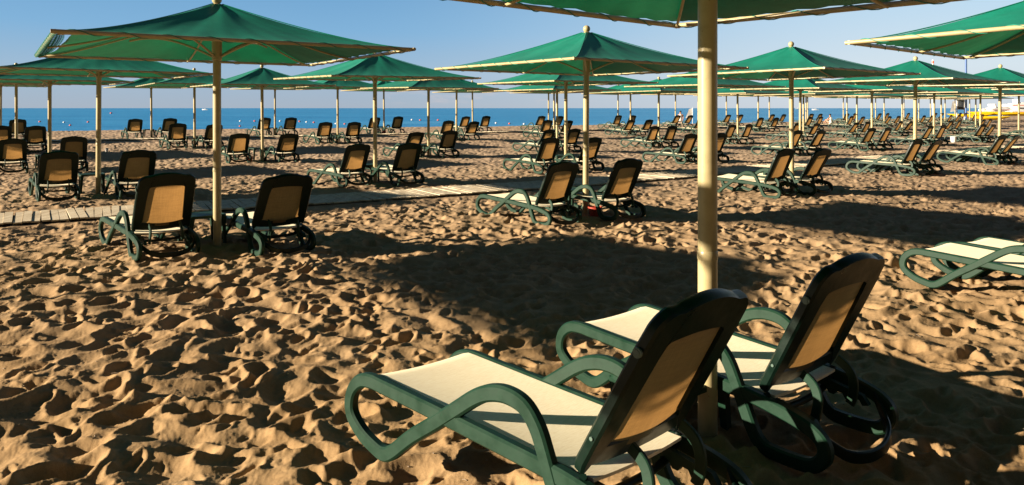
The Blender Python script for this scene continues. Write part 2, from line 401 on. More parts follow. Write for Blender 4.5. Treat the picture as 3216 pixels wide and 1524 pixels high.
# ------------------------------------------------------------------ parasol
AH = 1.75; RZ = 2.385; AP = .585
def cz(t): return RZ + AP * (1 - t) ** 1.34 + .012
def sq(side, s):     # point on the unit square, s in -1..1
    c = [(s, -1), (1, s), (-s, 1), (-1, -s)][side]; return Vector((c[0], c[1], 0))
def parasol_meshes(var=0):
    D = {}
    b = MB(); b.tube([(0, 0, -.25), (0, 0, 2.30), (0, 0, RZ + AP - .01)], .047, 20)
    b.lathe([(.0475, 2.29), (.058, 2.30), (.058, 2.52), (.049, 2.535)], seg=20)
    b.lathe([(.0475, .96), (.050, .965), (.050, 1.0), (.0475, 1.005)], seg=20)
    D['pole'] = b.mesh('pole', M_CREAM, 30)
    b = MB(); b.lathe([(.012, 2.93), (.05, 2.945), (.052, 2.965), (.03, 2.975)], seg=14); b.sphere((0, 0, 3.02), .058, 16, 10)
    D['finial'] = b.mesh('finial', M_CREAM, 40)
    b = MB(); a = AH
    for k in range(4):
        p = sq(k, -1) * a; q = sq(k, 1) * a; d = (q - p).normalized()
        b.tube([p - d * .035 + Vector((0, 0, RZ)), q + d * .015 + Vector((0, 0, RZ))], .0195, 10)
    D['rim_frame'] = b.mesh('rim_frame', M_CREAM, 40)
    # cloth
    NS, NR = 56, 16; vs = []; fs = []
    for i in range(NR + 1):
        t = .022 + (1 - .022) * (i / NR)
        for k in range(4):
            for j in range(NS):
                s = -1 + 2 * j / NS
                p = sq(k, s)
                if i == NR:
                    e = .972 - .020 * (math.sin(math.pi * (s + 1) * 7) ** 2) - (.03 if abs(s) > .97 else 0)
                    if var and k == 3: tt = e = .955 - .06 * (1 - s * s) ** .5 - .012 * math.sin(math.pi * (s + 1) * 15) ** 2
                    tt = e
                else: tt = t * .965
                sag = -.030 * math.sin(math.pi * min(tt, 1)) * (1 - abs(s)) * (.5 + .5 * math.cos(2 * math.pi * (abs(s) - .5))) * 0
                fl = -.012 * (math.sin(math.pi * tt)) * (math.sin(math.pi * abs(s))) ** 2
                vs.append((p.x * AH * tt, p.y * AH * tt, cz(min(tt / .97, 1)) + fl + .0035 * math.sin(9 * s + 5 * k + 7 * tt) + .0025 * math.sin(31 * s + 3 * k) * tt * tt))
    n = 4 * NS
    for i in range(NR):
        for j in range(n): fs.append((i * n + j, i * n + (j + 1) % n, (i + 1) * n + (j + 1) % n, (i + 1) * n + j))
    b = MB(); b.add(vs, fs); me = b.mesh('canopy', M_CLOTH, 70)
    for e in me.edges:
        if e.vertices[0] % NS == 0 and e.vertices[1] % NS == 0: e.use_edge_sharp = True
    D['canopy'] = me
    # seam cap near the apex
    b = MB()
    for k in range(4):
        for t in (1,):
            pts = []
            for i in range(15):
                tt = .03 + .92 * i / 14; p = sq(k, 1) * AH * tt; pts.append(Vector((p.x, p.y, cz(tt / .97) + .006)))
            b.tube(pts, .006, 5)
    D['seam'] = b.mesh('seam', M_CLOTH, 60)
    def rib(dx, dy):
        b = MB(); pts = []
        for i in range(12):
            t = .03 + .955 * i / 11; pts.append(Vector((dx * AH * t, dy * AH * t, cz(min(t, 1)) - .045 * (1 - t) - .03)))
        b.tube(pts, .0115, 8); return b.mesh('rib', M_CREAM, 40)
    D['ribs'] = [rib(*d) for d in ((1, 0), (0, 1), (-1, 0), (0, -1), (1, 1), (-1, 1), (-1, -1), (1, -1))]
    br = []
    for dx, dy in ((1, 1), (-1, 1), (-1, -1), (1, -1)):
        b = MB(); l = Vector((dx, dy, 0)).normalized(); pts = []
        for i in range(10):
            t = i / 9; r = .05 + 1.12 * t; z = 2.335 + .30 * math.sin(t * math.pi * .55) - .085 * t * t
            z = min(z, cz(r / (AH * 1.414)) - .055)
            pts.append(l * r + Vector((0, 0, z)))
        b.tube(pts, .0135, 8); br.append(b.mesh('brace', M_CREAM, 40))
    D['braces'] = br
    b = MB(); rr = random.Random(5)
    for k in range(4):
        p = sq(k, -1) * AH; q = sq(k, 1) * AH; d = (q - p).normalized(); inn = Vector((-d.y, d.x, 0)); L = 2 * AH; turns = 9
        if var and k == 3: turns = 26
        pts = []
        for i in range(turns * 10 + 1):
            f = i / (turns * 10); w = 2 * math.pi * f * turns
            R1 = .0245 + (.012 if not (var and k == 3) else (.02 + .085 * (1 - (2 * f - 1) ** 2) ** .5)) * max(0, math.cos(w)) ** 2
            c = p + d * (L * (.01 + .98 * f)) + Vector((0, 0, RZ))
            pts.append(c + inn * (math.cos(w) * R1) + Vector((0, 0, math.sin(w) * .0245)))
        b.tube(pts, .0036, 5)
    D['rope'] = b.mesh('lacing_cord', M_ROPE, 60)
    return D
PM = parasol_meshes(); PM1 = parasol_meshes(1)
def build_parasol(lod):
    r = empty('beach_parasol', (0, 0, 0))
    p = obj('pole', PM['pole'], r); obj('finial', PM['finial'], p)
    top = r
    obj('rim_frame', PM['rim_frame'], r); c = obj('canopy', PM['canopy'], r); obj('seam', PM['seam'], c)
    if lod == 0:
        for m in PM['ribs']: obj('rib', m, r)
        for m in PM['braces']: obj('brace', m, r)
        obj('lacing_cord', PM['rope'], r)
    return r

# ------------------------------------------------------------------ lounger
HY, HZ, BL = -.155, .308, .688
def chamfer(w, t, c): return [(-w / 2 + c, -t / 2), (w / 2 - c, -t / 2), (w / 2, -t / 2 + c), (w / 2, t / 2 - c), (w / 2 - c, t / 2), (-w / 2 + c, t / 2), (-w / 2, t / 2 - c), (-w / 2, -t / 2 + c)]
def planar_sweep(b, pts, w, t, x, c=.009, closed=False, xs=None):
    P = catmull([Vector(((p[2] if len(p) > 2 else 0), p[0], p[1])) for p in pts], 6, closed); fr = []; n = len(P)
    for i in range(n):
        d = P[(i + 1) % n] - P[i - 1] if closed else P[min(i + 1, n - 1)] - P[max(i - 1, 0)]
        d.normalize(); fr.append((Vector((1, 0, 0)), Vector((0, -d.z, d.y))))
    for i, p in enumerate(P): p.x = x + math.copysign(1, x) * p.x
    b.sweep(P, chamfer(w, t, c), fr, closed)
ARM = [(.98, .300), (1.06, .302), (1.14, .287), (1.205, .235), (1.228, .165), (1.205, .105), (1.12, .050), (1.02, .020), (.95, .012), (.885, .040), (.75, .145), (.60, .245), (.47, .335), (.36, .41), (.28, .447),
       (.19, .462), (.10, .445), (.035, .385), (-.01, .30), (-.06, .19), (-.11, .085), (-.15, .04), (-.20, .025), (-.33, .025), (-.41, .040), (-.458, .09), (-.455, .145), (-.41, .185), (-.33, .212), (-.22, .233)]
RAIL = [(-.12, .247, -.002), (0, .256, -.004), (.2, .266, -.004), (.4, .275, -.004), (.6, .284, -.004), (.8, .292, -.003)]
def lounger_meshes():
    D = {}
    for s in (-1, 1):
        b = MB(); planar_sweep(b, ARM + RAIL, .046, .064, s * .305, closed=True)
        D['side%d' % s] = b.mesh('side_frame', M_GREEN, 38)
    # seat textile
    b = MB(); ys = np.linspace(1.10, -.20, 30); xs = np.linspace(-.274, .274, 9); vs = []
    for th in (0, -.012):
        for y in ys:
            rz = np.interp(y, [-.3, 0, .4, .8, 1.08], [.262, .276, .293, .312, .325]) + .006
            if y > 1.05: rz -= (y - 1.05) * .35
            for x in xs: vs.append((x, y, rz - .012 * (1 - (x / .274) ** 2) + th))
    n = len(xs); m = len(ys); fs = []
    for L in (0, 1):
        for i in range(m - 1):
            for j in range(n - 1):
                a = L * n * m + i * n + j; fs.append((a, a + 1, a + n + 1, a + n))
    for i in range(m - 1):
        for j in (0, n - 1): a = i * n + j; fs.append((a, a + n, a + n + n * m, a + n * m))
    for j in range(n - 1):
        for i in (0, m - 1): a = i * n + j; fs.append((a, a + 1, a + 1 + n * m, a + n * m))
    b.add(vs, fs); D['seat'] = b.mesh('seat', M_SEAT, 40)
    # crossbars
    b = MB(); b.box((0, 1.09, .282), (.56, .05, .03)); b.box((0, .55, .245), (.56, .045, .03)); b.box((0, .08, .225), (.56, .045, .035))
    D['crossbar'] = b.mesh('crossbar', M_GREEN, 30)
    # rear curved brace between the back legs + ratchet racks
    b = MB(); pts = [(-.285, -.40, .19), (-.27, -.43, .15), (-.20, -.50, .085), (-.10, -.535, .06), (0, -.545, .055), (.10, -.535, .06), (.20, -.50, .085), (.27, -.43, .15), (.285, -.40, .19)]
    P = catmull(pts, 5); fr = []
    for i in range(len(P)):
        d = (P[min(i + 1, len(P) - 1)] - P[max(i - 1, 0)]).normalized(); A = Vector((0, 0, 1)); fr.append((A, d.cross(A).normalized()))
    b.sweep(P, chamfer(.055, .022, .006), fr)
    D['hoop'] = b.mesh('rear_hoop', M_GREEN_SHADED, 38)
    for s in (-1, 1):
        b = MB(); prof = [(-.02, .255), (-.20, .235), (-.37, .205), (-.40, .165), (-.37, .155), (-.355, .178), (-.325, .182), (-.31, .160), (-.285, .162), (-.27, .187), (-.24, .190), (-.225, .168), (-.20, .170), (-.185, .195), (-.05, .215)]
        n = len(prof); vs = [(s * .225 + e, y, z) for e in (-.014, .014) for y, z in prof]
        fs = [tuple(range(n)), tuple(range(2 * n - 1, n - 1, -1))] + [(i, (i + 1) % n, (i + 1) % n + n, i + n) for i in range(n)]
        b.add(vs, fs); D['rack%d' % s] = b.mesh('rack', M_GREEN, 20)
    for s in (-1, 1):    # prop stays, hinge on the back and reach down to the racks
        b = MB(); P = [Vector((s * .16, -.27, .37)), Vector((s * .162, -.325, .335)), Vector((s * .165, -.35, .28)), Vector((s * .17, -.345, .21)), Vector((s * .17, -.33, .165))]
        P = catmull(P, 4); fr = []
        for i in range(len(P)):
            d = (P[min(i + 1, len(P) - 1)] - P[max(i - 1, 0)]).normalized(); A = Vector((1, 0, 0)); fr.append((A, d.cross(A).normalized()))
        b.sweep(P, chamfer(.02, .045, .004), fr); D['stay%d' % s] = b.mesh('prop_stay', M_GREEN, 30)
    # back (own local frame: x across, y = up the back, z = out of the rear side); hinge at the origin
    def outline(n_c=7):
        W = .312; pts = [(-W + .015, -.02), (-W, .02)]
        pts += [(-W, .30), (-W + .004, .50), (-W + .010, .565)]
        c = (-W + .105, .575)
        for i in range(n_c): a = math.pi - (i + 1) / (n_c + 1) * math.pi / 2 * .93; pts.append((c[0] + .095 * math.cos(a), c[1] + .085 * math.sin(a)))
        for i in range(9): x = (-W + .125) * (1 - i / 8); pts.append((x, BL - .036 * (x / .2) ** 2 + 0))
        return pts + [(-x, y) for x, y in pts[-2::-1]]
    O = outline(); no = len(O)
    def inner():
        pts = []
        bl, tl = (-.212, .115), (-.190, .525)
        for i in range(no):
            t = i / (no - 1)
            L_side = .36; 
            if t < L_side: k = t / L_side; x = bl[0] + (tl[0] - bl[0]) * k; y = bl[1] + (tl[1] - bl[1]) * k
            elif t > 1 - L_side: k = (1 - t) / L_side; x = -(bl[0] + (tl[0] - bl[0]) * k); y = bl[1] + (tl[1] - bl[1]) * k
            else: k = (t - L_side) / (1 - 2 * L_side); x = tl[0] + (-2 * tl[0]) * k; y = tl[1] + .016 * (1 - (2 * k - 1) ** 2)
            pts.append((x, y))
        return pts
    I = inner(); b = MB(); tk = .024; bv = .010
    def ring(P, z, off=0): return [(x * (1 - off / .312), y - off * (.4 if y > .3 else -.2), z) for x, y in P]
    layers = [ring(I, -tk), ring(O, -tk, bv), ring(O, -tk + bv), ring(O, tk - bv), ring(O, tk, bv), ring(I, tk)]
    vs = sum(layers, []); fs = []
    for l in range(5):
        for i in range(no - 1): a = l * no + i; fs.append((a, a + 1, a + no + 1, a + no))
    for i in range(no - 1): a = 5 * no + i; fs.append((a, a + 1, i + 1, i))
    b.add(vs, fs)
    # end faces of the bottom of the side bars + lower curved bar
    for i in (0, no - 1): b.add([layers[l][i] for l in range(6)], [(0, 1, 2, 3, 4, 5)])
    lb = []
    for i in range(13):
        x = -.30 + .6 * i / 12; lb.append(Vector((x, .055 - .030 * (1 - (x / .30) ** 2), 0)))
    fr = [(Vector((0, 1, 0)), Vector((0, 0, 1)))] * 13
    b.sweep(lb, chamfer(.092, .040, .008), fr)
    D['back'] = b.mesh('backrest', M_GREEN_SHADED, 32)
    b = MB(); vs = []; fs = []; nx, ny = 11, 13
    for j in range(ny):
        for i in range(nx):
            k = j / (ny - 1); q = i / (nx - 1) * 2 - 1; hw = .226 + (.203 - .226) * k
            vs.append((q * hw, .055 + (.565 - .055) * k + (.02 * (1 - q * q) if k > .5 else -.02 * (1 - q * q)) * abs(2 * k - 1), .006 + .016 * (1 - q * q)))
    for j in range(ny - 1):
        for i in range(nx - 1): a = j * nx + i; fs.append((a, a + 1, a + nx + 1, a + nx))
    b.add(vs, fs); D['panel'] = b.mesh('fabric_panel', M_BACK, 60)
    D['cap'] = []
    for s in (-1, 1):
        b = MB(); b.tube([(s * .310, .50, .002), (s * .3195, .50, .002), (s * .3196, .50, .002), (s * .322, .50, .002)], .017, 16, rad=[.017, .017, .012, .011]); D['cap'].append(b.mesh('pivot_cap', M_CAP, 40))
        b = MB(); b.tube([(s * .311, .13, .0), (s * .3175, .13, .0)], .007, 10); D['cap'].append(b.mesh('screw', M_CAP, 40))

    b = MB(); P = [(-.30, -.02, .03), (-.26, -.075, .055), (-.18, -.11, .07), (0, -.12, .075), (.18, -.11, .07), (.26, -.075, .055), (.30, -.02, .03)]
    b.tube(catmull(P, 4), .017, 8); D['lowbar'] = b.mesh('lower_bar', M_GREEN_SHADED, 60)
    return D
LM = lounger_meshes()
def build_lounger(th, lod):
    r = empty('sun_lounger', (0, 0, 0))
    obj('side_frame', LM['side-1'], r); obj('side_frame', LM['side1'], r); obj('seat', LM['seat'], r)
    if lod == 0:
        obj('crossbar', LM['crossbar'], r); obj('rear_hoop', LM['hoop'], r)
        for s in (-1, 1): obj('rack', LM['rack%d' % s], r); obj('prop_stay', LM['stay%d' % s], r)
    bk = obj('backrest', LM['back'], r); bk.location = (0, HY, HZ)
    bk.rotation_euler = (math.pi - th, 0, 0)      # local y goes up and backwards
    obj('fabric_panel', LM['panel'], bk)
    if lod == 0:
        for m in LM['cap']: obj('pivot_cap' if 'cap' in m.name else 'screw', m, bk)
        obj('lower_bar', LM['lowbar'], bk)
    return r

def table_meshes():
    D = {}; b = MB(); s = .225; n = 5; pts = []
    for cx, cy, a0 in ((s - .05, s - .05, 0), (-s + .05, s - .05, 90), (-s + .05, -s + .05, 180), (s - .05, -s + .05, 270)):
        for i in range(n): a = R(a0 + 90 * i / (n - 1)); pts.append((cx + .05 * math.cos(a), cy + .05 * math.sin(a)))
    L = len(pts); vs = []
    for k, z in ((1, .385), (1, .412), (.975, .42), (.90, .42), (.89, .415)): vs += [(x * k, y * k, z) for x, y in pts]
    fs = [(l * L + i, l * L + (i + 1) % L, (l + 1) * L + (i + 1) % L, (l + 1) * L + i) for l in range(4) for i in range(L)]
    fs += [tuple(range(4 * L, 5 * L)), tuple(range(L))[::-1]]
    b.add(vs, fs); D['top'] = b.mesh('tabletop', M_GREEN, 30)
    D['leg'] = []
    for sx in (-1, 1):
        for sy in (-1, 1):
            b = MB(); x, y = sx * .185, sy * .185
            b.add([(x + a * .022 * k + sx * o, y + c * .022 * k + sy * o, z) for z, k, o in ((.39, 1.5, 0), (.30, 1.0, .003), (-.03, .7, .02)) for a, c in ((-1, -1), (1, -1), (1, 1), (-1, 1))],
                  [(l * 4 + i, l * 4 + (i + 1) % 4, l * 4 + 4 + (i + 1) % 4, l * 4 + 4 + i) for l in (0, 1) for i in range(4)] + [(8, 9, 10, 11), (3, 2, 1, 0)])
            D['leg'].append(b.mesh('leg', M_GREEN, 30))
    return D
TM = table_meshes()
def build_table():
    r = empty('side_table', (0, 0, 0)); obj('tabletop', TM['top'], r)
    for m in TM['leg']: obj('leg', m, r)
    return r

# ------------------------------------------------------------------ layout
# row: list of (x, y, left back px, right back px); a px of None = template placement
rows = {
 'a': [(-3.74, .69, 0, 0), (.957, 3.63, 'fit', 'fit'), (5.6, 6.8, 'fit', 'tmpl')],
 'b': [(-8.5, 5.6, 0, 0), (-3.55, 8.86, 'fit', 'fit'), (1.18, 11.9, 'fit', 'fit'), (5.77, 15.3, 2483, 2592), (10.7, 19.7, 2893, 2948), (15.3, 23.3, 3153, 3189), (20, 26.7, 0, 0)],
 'c': [(-13, 11.5, 0, 0), (-8.2, 14.7, 188, 437), (-3.17, 17.2, 1126, 1295), (1.49, 20.5, 1738, 1873), (6.1, 23.7, 2177, 2272), (10.6, 27.3, 2512, 2583), (14.9, 30.7, 2744, 2794), (19.5, 34.3, 2927, 2970), (23.8, 37.7, 3093, 3121), (28, 41, None, None)],
 'd': [(-17.4, 17.4, 0, 0), (-12.65, 20.3, 44, 237), (-8.0, 23.8, 758, 911), (-2.95, 26.2, 1309, 1420), (1.78, 29.2, 1725, 1809), (6.43, 32.5, 2062, 2118), (10.9, 35.8, 2304, 2358), (15.4, 39.2, 2510, 2568), (19.8, 42.6, 2690, 2731), (24.2, 46, 2831, 2863), (28.6, 49.4, None, None), (33, 52.8, None, None)],
 'e': [(-22, 22.7, 0, 0), (-17.3, 25.9, 3, 116), (-12.4, 29.0, 563, 675), (-7.63, 32.5, 1026, 1118), (-2.7, 36, 1413, 1490), (2.2, 38.9, 1725, 1788), (6.72, 42, None, None), (11.4, 45.4, None, None), (16.2, 48.8, None, None), (20.7, 52.2, None, None), (25.1, 55.6, None, None), (29.6, 59, None, None), (34.2, 62.4, None, None), (38.4, 65.8, None, None), (42.7, 69.2, None, None)],
 'f': [(-27, 29.2, 0, 0), (-22.2, 32.2, None, 59), (-17.2, 35.4, 427, 536), (-12.3, 38.5, 834, 917), (-7.07, 41, 1181, 1255), (-2.35, 44.5, 1466, 1531), (2.35, 47.5, 1703, 1760), (7.23, 50.6, None, None), (11.9, 54, None, None), (16.6, 57.4, None, None), (21.1, 60.8, None, None), (25.6, 64.2, None, None), (30.2, 67.6, None, None), (34.8, 71, None, None), (39.3, 74.4, None, None), (43.9, 77.8, None, None), (48.5, 81.2, None, None)],
}
FIT = {('a', 0, 'L'): (.322, 2.847, 45.1, .149, 61.3, -.8, 3.0), ('a', 0, 'R'): (1.306, 3.762, 38.8, .098, 64.2, .1, -.2), ('a', 1, 'L'): (4.75, 6.37, 35, .03, 60, 0, 0),
       ('b', 1, 'L'): (-4.084, 8.528, 41.4, .039, 67, -.4, .4), ('b', 1, 'R'): (-2.841, 8.816, 39.3, .031, 61.1, -.4, .3),
       ('b', 2, 'L'): (.473, 11.095, 40.2, .0, 63.7, .3, .8), ('b', 2, 'R'): (1.505, 11.583, 38.3, .013, 62.7, .2, 1.0)}     # x, y, yaw, z, back angle, pitch, roll
ROWN = {'a': 'front row', 'b': 'second row', 'c': 'third row', 'd': 'fourth row', 'e': 'fifth row', 'f': 'row nearest the sea'}
ORD = ['first', 'second', 'third', 'fourth', 'fifth', 'sixth', 'seventh', 'eighth', 'ninth', 'tenth', 'eleventh', 'twelfth', 'thirteenth', 'fourteenth', 'fifteenth', 'sixteenth']
SPECIAL = {('a', 0): 'the nearest parasol, whose thick pole crosses the picture', ('a', 1): 'the cut off parasol at the right edge', ('b', 1): 'the large parasol at upper left'}
TH = [R(56), R(58.5), R(61.2), R(64), R(67)]
proto = {}
def get_lounger(th, lod):
    k = (min(range(5), key=lambda i: abs(TH[i] - th)), lod)
    if k not in proto: proto[k] = build_lounger(TH[k[0]], lod); return proto[k]
    return copy_tree(proto[k])
def get(kind, lod, fn):
    k = (kind, lod)
    if k not in proto: proto[k] = fn(); return proto[k]
    return copy_tree(proto[k])
rnd = random.Random(21)
OFF = {'a': 1, 'b': 1, 'c': 1, 'd': 1, 'e': 1, 'f': 1}
for rn, L in rows.items():
    vis = 0; base = {'a': 0, 'b': 1, 'c': 0, 'd': 0, 'e': 0, 'f': 0}[rn]
    for idx, (px, py, lp, rp) in enumerate(L, -OFF[rn] + base):
        offscreen = idx < base
        lod = 0 if py < 34 else 1
        xs = CX + F * px / py
        name = SPECIAL.get((rn, idx), '%s parasol from the left in the %s' % (ORD[vis], ROWN[rn]))
        if not offscreen: vis += 1
        zt = gz(px, py)
        p = get('parasol', lod, lambda: build_parasol(lod))
        p.location = (px, py, zt - (.05 if py < 12 else .0))
        if rn == 'a' and idx == 0: p.location.z = -.0
        p.rotation_euler = (rnd.gauss(0, .006), rnd.gauss(0, .006), R(36) + rnd.gauss(0, .02))
        if (rn, idx) == ('a', 1): p.rotation_euler = (R(-1.6), R(-.4), R(44)); p.location.z = -.015; p.location.x += .06
        if (rn, idx) == ('b', 1):
            for ch in p.children:
                if ch.name.startswith('canopy'): ch.data = PM1['canopy']
                if ch.name.startswith('lacing'): ch.data = PM1['rope']
        if (rn, idx) == ('b', 1): p.rotation_euler = (R(-.35), 0, R(35)); p.scale = (1, .96, 1); p.location.x += .03
        if (rn, idx) == ('b', 2): p.rotation_euler = (0.004, 0.004, R(36))
        if (rn, idx) == ('a', 0):
            p.rotation_euler = (0, 0, R(36)); hub = Vector((0, 0, RZ)); ml = Matrix.Rotation(R(1.15), 3, 'Y') @ Matrix.Rotation(R(.8), 3, 'X')
            for ch in p.children:      # the whole roof sits a little crooked on its pole
                if not ch.name.startswith('pole'): ch.rotation_euler = ml.to_euler(); ch.location = hub - ml @ hub
        if offscreen: lab = 'green parasol standing just outside the left edge in the %s' % ROWN[rn]
        elif (rn, idx) == ('a', 0): lab = 'nearest green parasol, thick cream pole crossing the picture from the top edge'
        elif (rn, idx) == ('a', 1): lab = 'green parasol cut off by the right edge, canopy corner and cream rim showing'
        elif (rn, idx) == ('b', 1): lab = 'large green square parasol at upper left on a cream pole between two loungers'
        else: lab = 'green parasol, %s from the left in the %s' % (ORD[vis - 1], ROWN[rn])
        tag(p, lab, 'parasol', 'green beach parasols in diagonal rows')
        if offscreen: continue
        # table
        if not (rn == 'b' and idx == 6):
            tp = Vector((px, py)) + U * (-.08 if (rn, idx) != ('a', 0) else -.14) + V * .27
            t = get('table', 0, build_table); t.location = (tp.x, tp.y, gz(tp.x, tp.y));
            if (rn, idx) == ('a', 0): t.location = (.80, 3.76, -.03)
            t.scale = (1, 1, .93); t.rotation_euler = (0, 0, R(38) + rnd.gauss(0, .06))
            tag(t, 'small green table at the %s' % name.replace('the nearest', 'nearest').replace('the large', 'large').replace('the cut', 'cut').replace('parasol from the left', 'parasol from left'), 'side table', 'small green tables at the parasol poles')
        for side, q in (('L', lp), ('R', rp)):
            if q == 0: continue
            th = R(62) + rnd.gauss(0, .05); rot = R(38.5) + rnd.gauss(0, .035); dz = .01
            if (rn, idx, side) in FIT:
                x, y, a, zf, b, fx, fy = FIT[(rn, idx, side)]; rot = R(a); th = R(b)
            elif q in ('tmpl', None):
                c = Vector((px, py)) + (U * -.80 + V * -.42 if side == 'L' else U * .52 + V * -.45)
                x, y = c.x + rnd.gauss(0, .05), c.y + rnd.gauss(0, .08)
                if (rn, idx) == ('a', 1): x, y, rot = 5.42, 6.82, R(35)
            else:
                y = py + (-.93 if side == 'L' else -.47); ty = y - .39; x = (q - CX) / F * ty - .31
            o = get_lounger(th, lod); o.location = (x, y, gz(x, y) + dz); o.rotation_euler = (rnd.gauss(0, .012), rnd.gauss(0, .014), rot)
            if (rn, idx, side) in FIT: o.location = (x, y, zf); o.rotation_euler = (R(fx), R(fy), rot)
            sd = 'left' if side == 'L' else 'right'
            if (rn, idx, side) == ('a', 0, 'L'): lab = 'nearest dark green sun lounger with cream seat, left of the thick foreground pole'
            elif (rn, idx, side) == ('a', 0, 'R'): lab = 'dark green sun lounger with cream seat standing right of the thick foreground pole'
            elif (rn, idx) == ('a', 1): lab = 'sun lounger cut by the right edge, cream seat, %s one of that pair' % ('nearer' if side == 'L' else 'farther')
            else: lab = '%s sun lounger at the %s' % (sd, name.replace('the large', 'large').replace('parasol from the left', 'parasol from left'))
            tag(o, lab, 'sun lounger', 'green sun loungers set in pairs under the parasols')

# ------------------------------------------------------------------ small things
def px_ground(px, row, z=0):
    y = (H - z) * F / (row - 340.0); return (px - CX) / F * y, y
def pot(x, y, lab, s=1.0):
    b = MB(); b.lathe([(.001, .0), (.075, 0), (.10, .13), (.112, .135), (.112, .165), (.103, .168), (.098, .16), (.092, .10), (.001, .10)], seg=22)
    o = obj('plant_pot', b.mesh('plant_pot', M_RED, 35)); o.location = (x, y, gz(x, y) - .01); o.scale = (s, s, s); tag(o, lab, 'pot', 'red pots at the parasol poles')
    return o
pot(1.30, 11.62, 'red plastic pot on the sand right of the centre parasol pole')
pot(-8.25, 23.3, 'red pot left of the pole of the second parasol in the fourth row')
pot(-7.0, 40.6, 'red pot under the fourth parasol of the last row beside the sea')
b = MB(); b.lathe([(.001, 0), (.035, 0), (.045, .11), (.041, .11), (.033, .008)], seg=14)
x, y = -14.2, 26.0; o = obj('paper_cup', b.mesh('paper_cup', M_WHITE)); o.location = (x, y, gz(x, y)); tag(o, 'white paper cup standing on the sand in the left shade strip', 'cup'); o.scale = (1.3, ) * 3
b = MB(); b.lathe([(.001, 0), (.11, 0), (.14, .26), (.15, .265), (.15, .28), (.135, .28), (.11, .02)], seg=20)
h = MB(); h.tube([(.14 * math.cos(t), 0, .27 + .12 * math.sin(t)) for t in np.linspace(0, math.pi, 9)], .005, 6)
x, y = .595 * 37, 37.0; o = empty('bucket', (x, y, gz(x, y))); obj('pail', b.mesh('pail', M_WHITE), o); obj('handle', h.mesh('handle', M_DARK), o); tag(o, 'white bucket on the sand between loungers at right', 'bucket')
b = MB(); b.sphere((0, 0, .05), .3, 14, 8, (1, .45, .2)); x, y = .631 * 37.2, 37.2
o = obj('swim_float', b.mesh('swim_float', M_YELLOW)); o.location = (x, y, gz(x, y)); tag(o, 'flat yellow swim float lying on the sand at right', 'float')

# buoys on the swimming line
for i, (bx, by, c) in enumerate([(349, 357, 'r'), (221, 395, 'r'), (201, 386, 'w'), (277, 385, 'r'), (125, 384, 'r'), (754, 398, 'r'), (755, 382, 'w'), (800, 382, 'r'), (880, 382, 'w'), (941, 383, 'r'), (963, 385, 'w'), (986, 386, 'r'), (1055, 390, 'w'), (1083, 391, 'r'), (1294, 378, 'w'), (1320, 379, 'r'), (1376, 379, 'r'), (1558, 388, 'w'), (1600, 390, 'r'), (1646, 391, 'w')]):
    x, y = px_ground(bx, by, -.5); r = 3.2 * y / F
    b = MB(); b.sphere((0, 0, 0), r, 12, 8, (1.15, 1, .85)); b.lathe([(r * .25, r * .7), (r * .25, r * 1.0), (.001, r * 1.02)], seg=8)
    m = M_ORANGE if c == 'r' else M_WHITE
    o = obj('buoy', b.mesh('buoy', m, 50)); o.location = (x, y, -.5 + r * .35)
    col = 'red' if c == 'r' else 'white'
    allx = sorted([349, 221, 201, 277, 125, 754, 755, 800, 880, 941, 963, 986, 1055, 1083, 1294, 1320, 1376, 1558, 1600, 1646])
    tag(o, '%s buoy floating off the beach, %s from the left of all buoys' % (col, (ORD + ['seventeenth', 'eighteenth', 'nineteenth', 'twentieth'])[allx.index(bx)]), 'buoy', 'buoys floating off the beach')
# boats
def boat(px, row, length, lab, flip=1):
    y = 2.2 * F / (row - 340.0); x = (px - CX) / F * y
    o = empty('motor_boat', (x, y, -.5), 0 if flip > 0 else math.pi); n = 12; b = MB(); L = length; vs = []
    for i in range(n + 1):
        t = i / n; X = -L / 2 + L * t; w = L * .16 * math.sin(math.pi * (1 - min(t * 1.0, 1)) ** .6 * .5 + 0) if t > .02 else L * .14
        w = L * .15 * (1 - t ** 3); hgt = L * (.12 + .10 * t * t)
        vs += [(X, -w, hgt), (X + .02 * L * t, -w * .6, -L * .02), (X + .02 * L * t, w * .6, -L * .02), (X, w, hgt)]
    fs = [(i * 4 + k, i * 4 + k + 1, i * 4 + 5 + k, i * 4 + 4 + k) for i in range(n) for k in range(3)] + [(i * 4 + 3, i * 4, i * 4 + 4, i * 4 + 7) for i in range(n)] + [(0, 1, 2, 3), (n * 4, n * 4 + 3, n * 4 + 2, n * 4 + 1)]
    b.add(vs, fs); obj('hull', b.mesh('hull', M_WHITE, 30), o)
    b = MB(); b.box((-.02 * L, 0, L * .19), (L * .3, L * .18, L * .12)); obj('cabin', b.mesh('cabin', M_WHITE), o)
    b = MB(); b.box((.14 * L, 0, L * .20), (L * .02, L * .16, L * .07)); obj('windscreen', b.mesh('windscreen', M_DARK), o)
    tag(o, lab, 'boat', 'small motor boats on the sea')
boat(644, 346, 6.5, 'small white motor boat near the horizon left of the upper left pole', -1)
boat(2560, 346.5, 7, 'small white motor boat on the sea right of centre', -1)
boat(2506, 343, 9, 'tiny white boat on the horizon, just left of the other right hand boat', 1)

